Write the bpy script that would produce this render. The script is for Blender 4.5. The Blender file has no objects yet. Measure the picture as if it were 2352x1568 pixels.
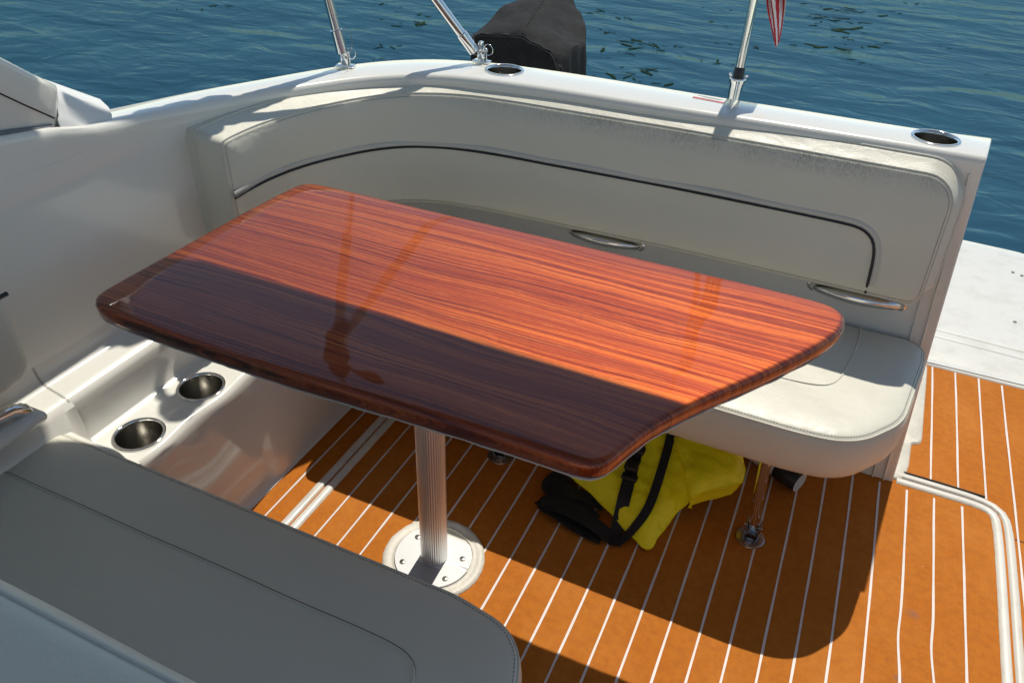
import bpy, bmesh, math, random
import numpy as np
from mathutils import Vector, Matrix
from mathutils.geometry import delaunay_2d_cdt
from mathutils.bvhtree import BVHTree
random.seed(7); rng = np.random.default_rng(7)
C = bpy.context.scene.collection
PI = math.pi

# ------------------------------------------------------------------ camera, sky, sun, exposure
sc = bpy.context.scene
cam = bpy.data.cameras.new("camera"); camo = bpy.data.objects.new("camera", cam); C.objects.link(camo)
R = np.array([[0.9095, 0.2632, -0.3217], [0.4143, -0.5109, 0.7532], [0.0339, -0.8184, -0.5737]])
u_, s_, v_ = np.linalg.svd(R); R = u_ @ v_
right, down, fwd = R[:, 0], R[:, 1], R[:, 2]
M = Matrix(((right[0], -down[0], -fwd[0], 0), (right[1], -down[1], -fwd[1], 0), (right[2], -down[2], -fwd[2], 1.4), (0, 0, 0, 1)))
camo.matrix_world = M
cam.sensor_width = 36; cam.lens = 1791 / 2352 * 36; cam.clip_start = .02; cam.clip_end = 3000
sc.camera = camo
SUN = Vector((-.03, .575, 1)).normalized()          # towards the sun
elev = math.asin(SUN.z); az = math.atan2(SUN.x, SUN.y)
w = bpy.data.worlds.new("World"); sc.world = w; w.use_nodes = True
nt = w.node_tree; bg = nt.nodes["Background"]
sky = nt.nodes.new("ShaderNodeTexSky"); sky.sky_type = 'NISHITA'; sky.sun_disc = False
sky.sun_elevation = elev; sky.sun_rotation = az; sky.air_density = .75; sky.dust_density = .1; sky.ozone_density = 1.4; sky.altitude = 300
tint = nt.nodes.new('ShaderNodeMix'); tint.data_type = 'RGBA'; tint.blend_type = 'MULTIPLY'; tint.inputs[0].default_value = 1; tint.inputs[7].default_value = (1, .945, .79, 1)   # the camera's warm white balance
nt.links.new(sky.outputs[0], tint.inputs[6]); nt.links.new(tint.outputs[2], bg.inputs[0]); bg.inputs[1].default_value = .15
sl = bpy.data.lights.new("sun", 'SUN'); sl.energy = 3.75; sl.angle = math.radians(.5); sl.color = (1, .94, .83)
so = bpy.data.objects.new("sun", sl); C.objects.link(so)
so.rotation_euler = (-SUN).to_track_quat('-Z', 'Y').to_euler(); so.location = (0, 3, 6)
sc.view_settings.view_transform = 'Standard'; sc.view_settings.look = 'None'
sc.view_settings.exposure = 0.06; sc.view_settings.gamma = 1.0
sc.cycles.max_bounces = 10; sc.cycles.sample_clamp_indirect = 4

# ------------------------------------------------------------------ materials
class NB:
    def __init__(s, name):
        s.m = bpy.data.materials.new(name); s.m.use_nodes = True; s.t = s.m.node_tree
        s.b = s.t.nodes["Principled BSDF"]; s.tc = None
    def n(s, typ, **kw):
        x = s.t.nodes.new(typ)
        for k, v in kw.items(): setattr(x, k, v)
        return x
    def co(s):
        if not s.tc: s.tc = s.n("ShaderNodeTexCoord")
        return s.tc.outputs["Object"]
    def mapped(s, scale=(1, 1, 1), rot=(0, 0, 0), loc=(0, 0, 0)):
        mp = s.n("ShaderNodeMapping"); s.l(s.co(), mp.inputs[0])
        mp.inputs[1].default_value = loc; mp.inputs[2].default_value = rot; mp.inputs[3].default_value = scale
        return mp.outputs[0]
    def l(s, a, b): s.t.links.new(a, b)
    def noise(s, vec, scale, detail=3, rough=.5, dist=0):
        x = s.n("ShaderNodeTexNoise"); s.l(vec, x.inputs["Vector"]); x.inputs["Scale"].default_value = scale
        x.inputs["Detail"].default_value = detail; x.inputs["Roughness"].default_value = rough; x.inputs["Distortion"].default_value = dist
        return x.outputs["Fac"]
    def ramp(s, fac, stops, interp='LINEAR'):
        x = s.n("ShaderNodeValToRGB"); s.l(fac, x.inputs[0]); x.color_ramp.interpolation = interp
        e = x.color_ramp.elements
        while len(e) < len(stops): e.new(.5)
        for i, (p, c) in enumerate(stops):
            e[i].position = p; e[i].color = (c, c, c, 1) if isinstance(c, (int, float)) else (*c, 1)
        return x.outputs[0]
    def mix(s, fac, a, b, blend='MIX'):
        x = s.n("ShaderNodeMix", data_type='RGBA', blend_type=blend)
        for sock, v in ((x.inputs[0], fac), (x.inputs[6], a), (x.inputs[7], b)):
            if isinstance(v, (int, float)): sock.default_value = v if sock.type == 'VALUE' else (v, v, v, 1)
            elif isinstance(v, tuple): sock.default_value = (*v, 1)
            else: s.l(v, sock)
        return x.outputs[2]
    def math(s, op, a, b=None, clamp=False):
        x = s.n("ShaderNodeMath", operation=op); x.use_clamp = clamp
        for i, v in enumerate((a, b)):
            if v is None: continue
            if isinstance(v, (int, float)): x.inputs[i].default_value = v
            else: s.l(v, x.inputs[i])
        return x.outputs[0]
    def bump(s, h, strength=.3, dist=.002, nrm=None):
        x = s.n("ShaderNodeBump"); s.l(h, x.inputs["Height"]); x.inputs["Strength"].default_value = strength; x.inputs["Distance"].default_value = dist
        if nrm is not None: s.l(nrm, x.inputs["Normal"])
        return x.outputs[0]
    def set(s, **kw):
        for k, v in kw.items():
            k = k.replace('_', ' ')
            if isinstance(v, (int, float)): s.b.inputs[k].default_value = v
            elif isinstance(v, tuple): s.b.inputs[k].default_value = (*v, 1)
            else: s.l(v, s.b.inputs[k])
        return s.m

def gelcoat(name, col=(.80, .79, .725), rough=.13):
    b = NB(name); n1 = b.noise(b.co(), 3, 4); n2 = b.noise(b.co(), 60, 5, .6)
    c = b.mix(b.ramp(n1, [(.35, 0), (.7, .35)]), col, tuple(x * .93 for x in col))
    dirt = b.ramp(n2, [(.66, 0), (.78, .35)])
    if rough > .2: c = b.mix(b.ramp(b.noise(b.co(), 11, 6, .7), [(.48, 0), (.66, .5)]), c, (.55, .53, .46))
    c = b.mix(dirt, c, tuple(x * .82 for x in col))
    nb = b.noise(b.co(), 9, 2)
    return b.set(Base_Color=c, Roughness=b.ramp(n1, [(.2, rough), (.8, rough + .1)]), Coat_Weight=.5, Coat_Roughness=.05,
                 Normal=b.bump(nb, .12, .004))
GEL = gelcoat("white_gelcoat")
GELW = gelcoat("worn_gelcoat", (.71, .695, .635), .34)

def vinyl(name, col=(.67, .655, .56), mildew=False, scale=300, rough=.42):
    b = NB(name)
    v = b.n("ShaderNodeTexVoronoi"); v.feature = 'SMOOTH_F1'; b.l(b.co(), v.inputs["Vector"]); v.inputs["Scale"].default_value = scale
    fine = b.noise(b.co(), scale * .55, 3, .6); big = b.noise(b.co(), 5, 3); wr = b.noise(b.mapped((1, 1.6, 1)), 28, 3, .55, .6)
    c = b.mix(b.ramp(big, [(.3, 0), (.75, .5)]), col, tuple(x * y for x, y in zip(col, (.93, .93, .92))))
    if mildew:
        sep = b.n("ShaderNodeSeparateXYZ"); b.l(b.co(), sep.inputs[0])
        band = b.math('MULTIPLY', b.ramp(sep.outputs[2], [(.742, 0), (.775, .75), (.788, 1), (.797, .25)]),
                      b.ramp(b.math('ADD', b.math('MULTIPLY', sep.outputs[0], .5), .6), [(.10, 0), (.34, 1), (.70, 1), (.80, .1)]))
        sp = b.ramp(b.noise(b.mapped((1, 1, .5)), 190, 8, .8), [(.44, 0), (.64, 1)])
        lo = b.ramp(b.noise(b.mapped((1, 1, .35)), 14, 4), [(.34, .15), (.62, 1)])
        mk = b.math('MULTIPLY', b.math('MULTIPLY', band, sp), lo)
        topd = b.math('MULTIPLY', b.ramp(sep.outputs[2], [(.788, 0), (.795, .25)]), b.ramp(b.noise(b.co(), 45, 6, .7), [(.42, 0), (.7, 1)]))
        c = b.mix(b.math('MULTIPLY', mk, .85, True), c, (.16, .155, .14))
        c = b.mix(b.math('MULTIPLY', topd, .7, True), c, (.42, .39, .37))
    h = b.mix(.5, v.outputs["Distance"], fine)
    cr = b.noise(b.mapped((1, 1, 1)), 8, 2, .4, 1.2); n = b.bump(cr, .15, .010); n = b.bump(wr, .15, .005, n); n = b.bump(h, .28, .0012, n)
    return b.set(Base_Color=c, Roughness=b.ramp(wr, [(.3, rough - .06), (.7, rough + .1)]), Specular_IOR_Level=.5, Normal=n)
VIN = vinyl("cream_vinyl"); VINB = vinyl("lightened_stained_vinyl", (.72, .695, .58), mildew=True)  # backrest copy mixed lighter than the seats to offset its shade, plus mildew
VING = vinyl("grey_vinyl", (.60, .59, .53), rough=.36)

def simple(name, col, rough=.5, metal=0., bumpsc=0, bs=.2, bd=.001, coat=0., var=.0, spec=.5):
    b = NB(name); kw = dict(Roughness=rough, Metallic=metal, Coat_Weight=coat, Specular_IOR_Level=spec)
    if var: kw['Base_Color'] = b.mix(b.ramp(b.noise(b.co(), 12, 5, .65), [(.3, 0), (.7, 1)]), col, tuple(x * (1 - var) for x in col))
    else: kw['Base_Color'] = col
    if bumpsc: kw['Normal'] = b.bump(b.noise(b.co(), bumpsc, 4), bs, bd)
    return b.set(**kw)
CHROME = simple("polished_steel", (.86, .85, .83), .07, 1., 40, .05, .001)
BRUSH = simple("brushed_steel", (.47, .455, .42), .27, 1., 90, .12, .0006, var=.25)
ALU = simple("anodised_aluminium", (.86, .86, .85), .36, .75, 200, .05, .0004)
BLACK = simple("black_webbing", (.012, .012, .013), .75, 0, 500, .4, .0006)
PIPE = simple("black_piping", (.010, .010, .014), .3)
RUB = simple("black_rubber", (.02, .02, .022), .45)
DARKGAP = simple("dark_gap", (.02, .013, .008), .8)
WHITEP = simple("white_plastic", (.78, .78, .76), .35, var=.05)
PLATE = simple("white_coated_plate", (.83, .84, .84), .3, 0., 120, .15, .0006, var=.07)
SEALANT = simple("old_sealant", (.74, .71, .62), .5, 0, 70, .6, .003, var=.22)
CANVAS = simple("canopy_canvas", (.46, .49, .54), .85, 0, 300, .3, .001, var=.1)
CAULK = simple("white_caulk", (.76, .70, .66), .55, 0, 60, .4, .001, var=.12)

def teak():
    b = NB("faux_teak")
    f1 = b.noise(b.mapped((1, .03, 1)), 380, 4, .65); f2 = b.noise(b.co(), 7, 5, .6); f3 = b.noise(b.co(), 330, 2)
    sep0 = b.n("ShaderNodeSeparateXYZ"); b.l(b.co(), sep0.inputs[0])
    wn = b.n("ShaderNodeTexWhiteNoise"); wn.noise_dimensions = '1D'; b.l(b.math('FLOOR', b.math('DIVIDE', b.math('ADD', sep0.outputs[0], 10.0067), .0618)), wn.inputs["W"])
    c = b.mix(b.ramp(f1, [(.1, 0), (.9, 1)]), (.43, .138, .018), (.57, .192, .028))
    c = b.mix(b.math('MULTIPLY', wn.outputs["Value"], .55), c, (.45, .150, .017))
    st_ = b.ramp(b.noise(b.mapped((1, .45, 1)), 2.6, 5, .6), [(.35, 0), (.7, .5)]); c = b.mix(st_, c, (.50, .175, .024))
    c = b.mix(b.ramp(f2, [(.3, 0), (.72, .75)]), c, (.46, .135, .012))
    c = b.mix(b.ramp(f3, [(.55, 0), (.75, .35)]), c, (.42, .12, .006))
    mo = b.noise(b.co(), 55, 5, .7); c = b.mix(b.ramp(mo, [(.42, .45), (.56, 0)]), c, (.36, .110, .016)); c = b.mix(b.ramp(b.noise(b.mapped((1, .6, 1)), 5, 4, .6), [(.5, 0), (.72, .4)]), c, (.62, .24, .05))
    sp = b.ramp(b.noise(b.co(), 16, 3, .5), [(.72, 0), (.76, .5)])
    c = b.mix(sp, c, (.24, .11, .06))
    sep = b.n("ShaderNodeSeparateXYZ"); b.l(b.co(), sep.inputs[0])
    for (sx, sy, r) in ((.395, 1.31, .016), (.372, 1.135, .012), (.375, 1.02, .014)):
        d = b.n("ShaderNodeVectorMath", operation='DISTANCE'); b.l(b.co(), d.inputs[0]); d.inputs[1].default_value = (sx, sy, 0)
        dd = b.math('ADD', d.outputs["Value"], b.math('MULTIPLY', b.noise(b.co(), 70, 3), r * 1.1))
        c = b.mix(b.ramp(b.math('DIVIDE', dd, r * 2), [(.42, .55), (.8, 0)]), c, (.22, .12, .09))
    vs = b.n('ShaderNodeTexVoronoi'); b.l(b.co(), vs.inputs['Vector']); vs.inputs['Scale'].default_value = 34; sk = b.math('MULTIPLY', b.ramp(vs.outputs['Distance'], [(.03, 1), (.05, 0)]), b.ramp(b.noise(b.co(), 9, 2), [(.56, 0), (.6, .9)])); c = b.mix(sk, c, (.70, .50, .34))
    return b.set(Base_Color=c, Roughness=.7, Specular_IOR_Level=.08, Normal=b.bump(f1, .3, .0005, b.bump(f3, .25, .0006)))
TEAK = teak()

def tablewood():
    b = NB("lacquered_rosewood")
    warp = b.noise(b.mapped((.9, 3, 1)), 1.6, 3)
    wv = b.n("ShaderNodeVectorMath", operation='ADD'); b.l(b.mapped((1, 1, 1)), wv.inputs[0])
    cmb = b.n("ShaderNodeCombineXYZ"); b.l(b.math('MULTIPLY', warp, .07), cmb.inputs[1]); b.l(cmb.outputs[0], wv.inputs[1])
    def st(sx, sy, scale, det=4, r=.6, dist=0):
        mp = b.n("ShaderNodeMapping"); b.l(wv.outputs[0], mp.inputs[0]); mp.inputs[3].default_value = (sx, sy, 1)
        mp.inputs[2].default_value = (0, 0, math.radians(-1.5))
        return b.noise(mp.outputs[0], scale, det, r, dist)
    a = st(.38, 75, 2.2, 7, .70); d = st(.55, 150, 2.6, 6, .7, .1); e = st(26, 330, 3, 3, .7); g = st(.28, 13, 2, 4, .6); k = st(5, 120, 3, 4, .7)
    c = b.ramp(a, [(.35, (.08, .010, .006)), (.43, (.20, .029, .008)), (.49, (.32, .056, .012)), (.57, (.40, .086, .015)), (.70, (.50, .150, .026))])
    c = b.mix(b.ramp(d, [(.37, .92), (.45, 0)]), c, (.055, .011, .010))
    c = b.mix(b.ramp(d, [(.58, 0), (.70, .55)]), c, (.66, .24, .07))
    c = b.mix(b.ramp(e, [(.50, 0), (.66, .5)]), c, (.09, .015, .008))
    c = b.mix(b.ramp(k, [(.55, 0), (.75, .4)]), c, (.70, .24, .07))
    c = b.mix(b.ramp(g, [(.36, .6), (.48, 0)]), c, (.18, .028, .014))
    nb = b.noise(b.mapped((1, 1, 1)), 14, 2); nb2 = b.noise(b.mapped((1, 3, 1)), 120, 2); fib = b.bump(e, .25, .0005)
    n = b.bump(nb, .05, .004); n = b.bump(nb2, .035, .0006, n)
    return b.set(Base_Color=c, Roughness=.54, Metallic=1.0, Specular_IOR_Level=.1, Coat_Weight=1., Coat_Roughness=.015, Coat_IOR=1.47, Normal=fib, Coat_Normal=n)
WOOD = tablewood()

def water():
    b = NB("sea_water")
    v = b.mapped((1, 1, 1), (0, 0, math.radians(-18)))
    def nz(sx, sy, scale, det, dist=0):
        mp = b.n("ShaderNodeMapping"); b.l(b.co(), mp.inputs[0]); mp.inputs[2].default_value = (0, 0, math.radians(14)); mp.inputs[3].default_value = (sx, sy, 1)
        return b.noise(mp.outputs[0], scale, det, .5, dist)
    h1 = nz(.62, 1.15, 1.5, 1, .5); h2 = nz(.7, 1.2, 3.8, 2, .8); h3 = nz(.7, 1.3, 13, 2)
    h = b.math('ADD', b.math('ADD', b.math('MULTIPLY', h1, 1.0), b.math('MULTIPLY', h2, .30)), b.math('MULTIPLY', h3, .010))
    dep = nz(.7, .9, .9, 3)
    c = b.mix(b.ramp(dep, [(.3, 0), (.7, 1)]), (.001, .028, .032), (.002, .038, .042))
    nrm = b.bump(h, 1., .060)
    df = b.n("ShaderNodeBsdfDiffuse"); b.l(c, df.inputs[0]); b.l(nrm, df.inputs["Normal"])
    gl = b.n("ShaderNodeBsdfGlossy"); gl.inputs[0].default_value = (.54, .80, .97, 1); gl.inputs["Roughness"].default_value = .13; b.l(nrm, gl.inputs["Normal"])
    fr = b.n("ShaderNodeFresnel"); fr.inputs[0].default_value = 1.22; b.l(nrm, fr.inputs["Normal"])
    mx = b.n("ShaderNodeMixShader"); b.l(b.math('MULTIPLY', b.math('POWER', fr.outputs[0], .8), .21), mx.inputs[0]); b.l(df.outputs[0], mx.inputs[1]); b.l(gl.outputs[0], mx.inputs[2])
    b.l(mx.outputs[0], b.t.nodes["Material Output"].inputs[0]); b.t.nodes.remove(b.b); return b.m
WATER = water()
YEL = NB("yellow_nylon")
YEL = YEL.set(Base_Color=YEL.mix(YEL.ramp(YEL.noise(YEL.co(), 60, 6, .75), [(.60, 0), (.74, .7)]), (1.0, .88, .008), (.5, .42, .03)),
              Roughness=.5, Normal=YEL.bump(YEL.noise(YEL.co(), 22, 4, .55, .7), .7, .008))
CVR = NB("grey_cover_fabric")
CVR = CVR.set(Base_Color=CVR.mix(CVR.ramp(CVR.noise(CVR.co(), 30, 6, .7), [(.35, 0), (.7, 1)]), (.014, .014, .015), (.025, .025, .026)),
              Roughness=.85, Specular_IOR_Level=.2, Normal=CVR.bump(CVR.noise(CVR.mapped((1, 1, .6)), 7, 4, .5, .8), .6, .02))
WEED = simple("algae", (.010, .034, .012), .9, 0, 40, .5, .01, var=.5, spec=.1)

# ------------------------------------------------------------------ helpers
def thing(name, label, cat, loc, group=None):
    o = bpy.data.objects.new(name, None); C.objects.link(o); o.location = loc
    o.empty_display_size = .1
    o['label'] = label; o['category'] = cat
    if group: o['group'] = group
    return o
def mesh(name, verts, faces, mats, parent=None, mi=None, smooth=30, label=None):
    me = bpy.data.meshes.new(name); me.from_pydata([tuple(map(float, v)) for v in verts], [], [tuple(map(int, f)) for f in faces])
    for m in (mats if isinstance(mats, (list, tuple)) else [mats]): me.materials.append(m)
    if mi is not None: me.polygons.foreach_set("material_index", list(mi))
    bm = bmesh.new(); bm.from_mesh(me); bmesh.ops.remove_doubles(bm, verts=bm.verts, dist=1e-5)
    bmesh.ops.recalc_face_normals(bm, faces=bm.faces); bm.to_mesh(me); bm.free()
    if smooth:
        me.polygons.foreach_set("use_smooth", [True] * len(me.polygons)); me.set_sharp_from_angle(angle=math.radians(smooth))
    me.update()
    o = bpy.data.objects.new(name, me); C.objects.link(o)
    if label: o['label'] = label
    if parent:
        o.parent = parent; bpy.context.view_layer.update(); o.matrix_parent_inverse = parent.matrix_world.inverted()
    return o
class G:
    """collects geometry for one mesh object"""
    def __init__(s): s.v = []; s.f = []; s.m = []
    def add(s, v, f, m=0):
        k = len(s.v); s.v += [tuple(x) for x in v]; s.f += [tuple(i + k for i in q) for q in f]; s.m += [m] * len(f); return s
    def out(s, name, mats, parent=None, smooth=30, label=None): return mesh(name, s.v, s.f, mats, parent, s.m, smooth, label)
def loft(rows, closed=False, cap=False):
    n = len(rows[0]); v = [p for r in rows for p in r]; f = []
    for i in range(len(rows) - 1):
        for j in range(n if closed else n - 1):
            a, b = i * n + j, i * n + (j + 1) % n; f.append((a, b, b + n, a + n))
    if cap: f.append(tuple(range(n))); f.append(tuple((len(rows) - 1) * n + j for j in range(n)))
    return v, f
def frames(P):
    P = [Vector(p) for p in P]; T = []
    for i in range(len(P)): T.append((P[min(i + 1, len(P) - 1)] - P[max(i - 1, 0)]).normalized())
    a = Vector((0, 0, 1)) if abs(T[0].z) < .9 else Vector((1, 0, 0)); N = [(a - T[0] * a.dot(T[0])).normalized()]
    for i in range(1, len(P)):
        x = N[-1] - T[i] * N[-1].dot(T[i]); N.append(x.normalized())
    return P, T, N
def tube(P, r, n=12, cap=True, squash=1.):
    P, T, N = frames(P); rows = []
    for i, p in enumerate(P):
        rr = r[i] if isinstance(r, (list, tuple)) else r; B = T[i].cross(N[i])
        rows.append([p + N[i] * rr * squash * math.cos(2 * PI * k / n) + B * rr * math.sin(2 * PI * k / n) for k in range(n)])
    return loft(rows, True, cap)
def lathe(prof, c=(0, 0, 0), n=40, axis=None):
    """prof: (radius, height) pairs along axis"""
    ax = Vector(axis or (0, 0, 1)).normalized(); t = Vector((1, 0, 0)) if abs(ax.x) < .9 else Vector((0, 1, 0))
    u = (t - ax * t.dot(ax)).normalized(); w2 = ax.cross(u); c = Vector(c)
    return loft([[c + ax * h + (u * math.cos(2 * PI * k / n) + w2 * math.sin(2 * PI * k / n)) * r for k in range(n)] for r, h in prof], True)
def box(x0, x1, y0, y1, z0, z1):
    v = [(x, y, z) for x in (x0, x1) for y in (y0, y1) for z in (z0, z1)]
    return v, [(0, 1, 3, 2), (4, 6, 7, 5), (0, 4, 5, 1), (2, 3, 7, 6), (0, 2, 6, 4), (1, 5, 7, 3)]
def rbox(x0, x1, y0, y1, z0, z1, r=.01, seg=3, rot=None, at=None):
    bm = bmesh.new(); v, f = box(x0, x1, y0, y1, z0, z1); vs = [bm.verts.new(p) for p in v]
    for q in f: bm.faces.new([vs[i] for i in q])
    bmesh.ops.recalc_face_normals(bm, faces=bm.faces)
    bmesh.ops.bevel(bm, geom=list(bm.edges), offset=r, segments=seg, profile=.5, affect='EDGES')
    if rot is not None:
        for q in bm.verts: q.co = rot @ q.co + Vector(at or (0, 0, 0))
    bm.verts.index_update(); o = ([tuple(q.co) for q in bm.verts], [tuple(q.index for q in p.verts) for p in bm.faces]); bm.free(); return o
def smooth_path(P, step=.02, closed=False, it=2):
    """Chaikin rounding, then even resampling"""
    P = [np.array(p, float) for p in P]
    for _ in range(it):
        Q = [] if closed else [P[0]]
        for i in range(len(P) if closed else len(P) - 1):
            a, b = P[i], P[(i + 1) % len(P)]; Q += [a * .75 + b * .25, a * .25 + b * .75]
        if not closed: Q.append(P[-1])
        P = Q
    if closed: P.append(P[0])
    P = np.array(P); d = np.r_[0, np.cumsum(np.linalg.norm(np.diff(P, axis=0), axis=1))]
    n = max(4, int(round(d[-1] / step))); s = np.linspace(0, d[-1], n + 1)
    Q = np.stack([np.interp(s, d, P[:, k]) for k in range(P.shape[1])], 1)
    return Q[:-1] if closed else Q
def rounded(pts, radii, seg=10):
    """closed polygon with a radius at each corner -> dense loop"""
    out = []; n = len(pts)
    for i in range(n):
        p0, p, p1 = np.array(pts[i - 1], float), np.array(pts[i], float), np.array(pts[(i + 1) % n], float); r = radii[i]
        if r <= 0: out.append(p); continue
        a = (p0 - p) / np.linalg.norm(p0 - p); b = (p1 - p) / np.linalg.norm(p1 - p)
        ang = math.acos(np.clip(a @ b, -1, 1)); t = r / math.tan(ang / 2); c = p + (a + b) / np.linalg.norm(a + b) * r / math.sin(ang / 2)
        A = p + a * t - c; B = p + b * t - c; th = math.acos(np.clip(A @ B / r / r, -1, 1))
        for k in range(seg + 1):
            q = k / seg; out.append(c + (A * math.sin((1 - q) * th) + B * math.sin(q * th)) / math.sin(th))
    return np.array(out)
def resample(loop, step):
    L = np.vstack([loop, loop[:1]]); d = np.r_[0, np.cumsum(np.linalg.norm(np.diff(L, axis=0), axis=1))]
    n = int(round(d[-1] / step)); s = np.linspace(0, d[-1], n + 1)[:-1]
    return np.stack([np.interp(s, d, L[:, k]) for k in range(2)], 1)
def area2(L): x, y = L[:, 0], L[:, 1]; return (x * np.roll(y, -1) - np.roll(x, -1) * y).sum()
def normals2(L):
    t = np.roll(L, -1, 0) - np.roll(L, 1, 0); t /= np.linalg.norm(t, axis=1)[:, None] + 1e-12
    n = np.stack([t[:, 1], -t[:, 0]], 1)
    return n if area2(L) > 0 else -n                     # outward
def inside(P, L):
    x, y = P[:, 0][:, None], P[:, 1][:, None]; a = L; b = np.roll(L, -1, 0)
    c = ((a[:, 1] > y) != (b[:, 1] > y)) & (x < (b[:, 0] - a[:, 0]) * (y - a[:, 1]) / (b[:, 1] - a[:, 1] + 1e-15) + a[:, 0])
    return c.sum(1) % 2 == 1
def dist2(P, L):
    a = L; b = np.roll(L, -1, 0); ab = b - a; out = np.full(len(P), 1e9)
    for i in range(len(a)):
        t = np.clip(((P - a[i]) @ ab[i]) / (ab[i] @ ab[i] + 1e-15), 0, 1); out = np.minimum(out, np.linalg.norm(P - a[i] - t[:, None] * ab[i], axis=1))
    return out
def fill(loop, step, holes=(), rings=()):
    """triangulated sheet inside a loop -> points (n,2), faces, distance to the rim"""
    lo, hi = loop.min(0), loop.max(0)
    if step:
        gx, gy = np.meshgrid(np.arange(lo[0], hi[0], step), np.arange(lo[1], hi[1], step)); P = np.stack([gx.ravel(), gy.ravel()], 1)
        P[::2] += step * .13; P = P[inside(P, loop)]; P = P[dist2(P, loop) > (max(rings) + step * .5 if rings else step * .5)]
        for h in holes:
            P = P[~inside(P, h)]; P = P[dist2(P, h) > step * .4]
    else: P = np.zeros((0, 2))
    N = normals2(loop); allp = [loop] + [h for h in holes]
    for r in rings:
        q = loop - N * r; q = q[dist2(q, loop) > r * .93]; allp.append(q)
    allp.append(P); nE = len(loop); edges = [(i, (i + 1) % nE) for i in range(nE)]; k = nE
    for h in holes: edges += [(k + i, k + (i + 1) % len(h)) for i in range(len(h))]; k += len(h)
    V = np.vstack(allp)
    vo, _, fo, *_ = delaunay_2d_cdt([Vector(p) for p in V], edges, [], 1, 1e-7)
    vo = np.array([tuple(p) for p in vo]); fo = [tuple(f) for f in fo]
    cen = np.array([vo[list(f)].mean(0) for f in fo]); ok = inside(cen, loop)
    for h in holes: ok &= ~inside(cen, h)
    fo = [f for f, q in zip(fo, ok) if q]
    return vo, fo, dist2(vo, loop)
def pillow(loop, mapf, step=.025, bulge=.012, R=.05, rings=(.004, .011, .022), side=()):
    """upholstered panel: crowned face inside `loop`, then side rings [(outward offset, height)]; mapf(u,v,h)->xyz"""
    V, F, D = fill(loop, step, (), rings); t = np.clip(D / R, 0, 1); h = bulge * np.sqrt(np.clip(1 - (1 - t) ** 2, 0, 1))
    h = h + .0007 * np.sin(V[:, 0] * 215 + 3 * np.sin(V[:, 1] * 31)) * np.sin(V[:, 1] * 190 + 2 * np.sin(V[:, 0] * 23)) * np.exp(-((D - .012) / .010) ** 2) + .0016 * np.sin(V[:, 0] * 17 + 1.7 * np.sin(V[:, 1] * 13)) * np.sin(V[:, 1] * 21 + V[:, 0] * 5) * np.clip(D / .06, 0, 1)
    g = G(); g.add([mapf(p[0], p[1], q) for p, q in zip(V, h)], F)
    N = normals2(loop); rows = [[mapf(p[0], p[1], 0) for p in loop]]
    for off, hh in side: rows.append([mapf(p[0], p[1], hh) for p in loop + N * off])
    if side: g.add(*loft(rows, True))
    return g

# ------------------------------------------------------------------ setting: sea
def plane_grid(x0, x1, y0, y1, z, nx, ny):
    v = [(x0 + (x1 - x0) * i / nx, y0 + (y1 - y0) * j / ny, z) for j in range(ny + 1) for i in range(nx + 1)]
    return v, [(j * (nx + 1) + i, j * (nx + 1) + i + 1, (j + 1) * (nx + 1) + i + 1, (j + 1) * (nx + 1) + i) for j in range(ny) for i in range(nx)]
WZ = -.5
sea = mesh("water", *plane_grid(-1200, 1200, -1200, 1200, WZ, 8, 8), WATER, smooth=0); sea['kind'] = 'structure'
# floating algae: many scraps nobody could count
g = G()
weeds = [(-4.18, 7.08, 3), (-2.81, 8.59, 2), (-2.45, 8.49, 1), (-2.5, 7.78, 1), (-2.05, 7.54, 3), (-1.77, 7.54, 3), (-2.1, 7.12, 2), (-1.89, 6.46, 2), (-1.67, 6.77, 2),
         (-1.71, 6.49, 2), (-1.68, 9.41, 1), (-1.5, 8.77, 1), (-1.16, 7.96, 1), (-.53, 10.3, 2), (-.57, 9.77, 2), (-.35, 9.67, 3), (-.24, 10.24, 2), (-.23, 9.26, 3), (-.1, 8.78, 2),
         (-.18, 8.91, 1), (-.38, 8.4, 3), (.24, 10.47, 1), (.29, 11.18, 1), (-6.33, 6.64, 1), (-6.32, 6.36, 0), (-6.48, 6.3, 0), (-4.9, 7.6, 1), (-4.4, 7.4, 1), (-3.3, 7.6, 1), (-4.0, 6.2, 1),
         (-3.75, 5.7, 1), (.6, 9.0, 0), (1.0, 8.2, 0), (-1.3, 7.3, 1), (-.1, 8.0, 1)]
for (x, y, s) in weeds:
    for k in range(2 + 2 * s):
        cx, cy = x + rng.normal(0, .05 + .05 * s), y + rng.normal(0, .03 + .03 * s); L = rng.uniform(.015, .03 + .03 * s); wd = L * rng.uniform(.12, .32); a = rng.normal(.1, .7); n = 9
        pts = [(cx + math.cos(a) * L * math.cos(q) - math.sin(a) * wd * math.sin(q) * rng.uniform(.5, 1.2), cy + math.sin(a) * L * math.cos(q) + math.cos(a) * wd * math.sin(q) * rng.uniform(.5, 1.2)) for q in np.linspace(0, 2 * PI, n, endpoint=False)]
        z = WZ + .002 + rng.uniform(0, .002)
        v = [(p[0], p[1], z) for p in pts] + [(p[0], p[1], z + .001) for p in pts]
        g.add(v, [tuple(range(n, 2 * n)), tuple(range(n))] + [(i, (i + 1) % n, n + (i + 1) % n, n + i) for i in range(n)])
o = g.out("floating_algae", WEED, smooth=0); o['kind'] = 'stuff'; o['label'] = 'dark green scraps of algae drifting on the blue water'; o['category'] = 'algae'

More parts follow.
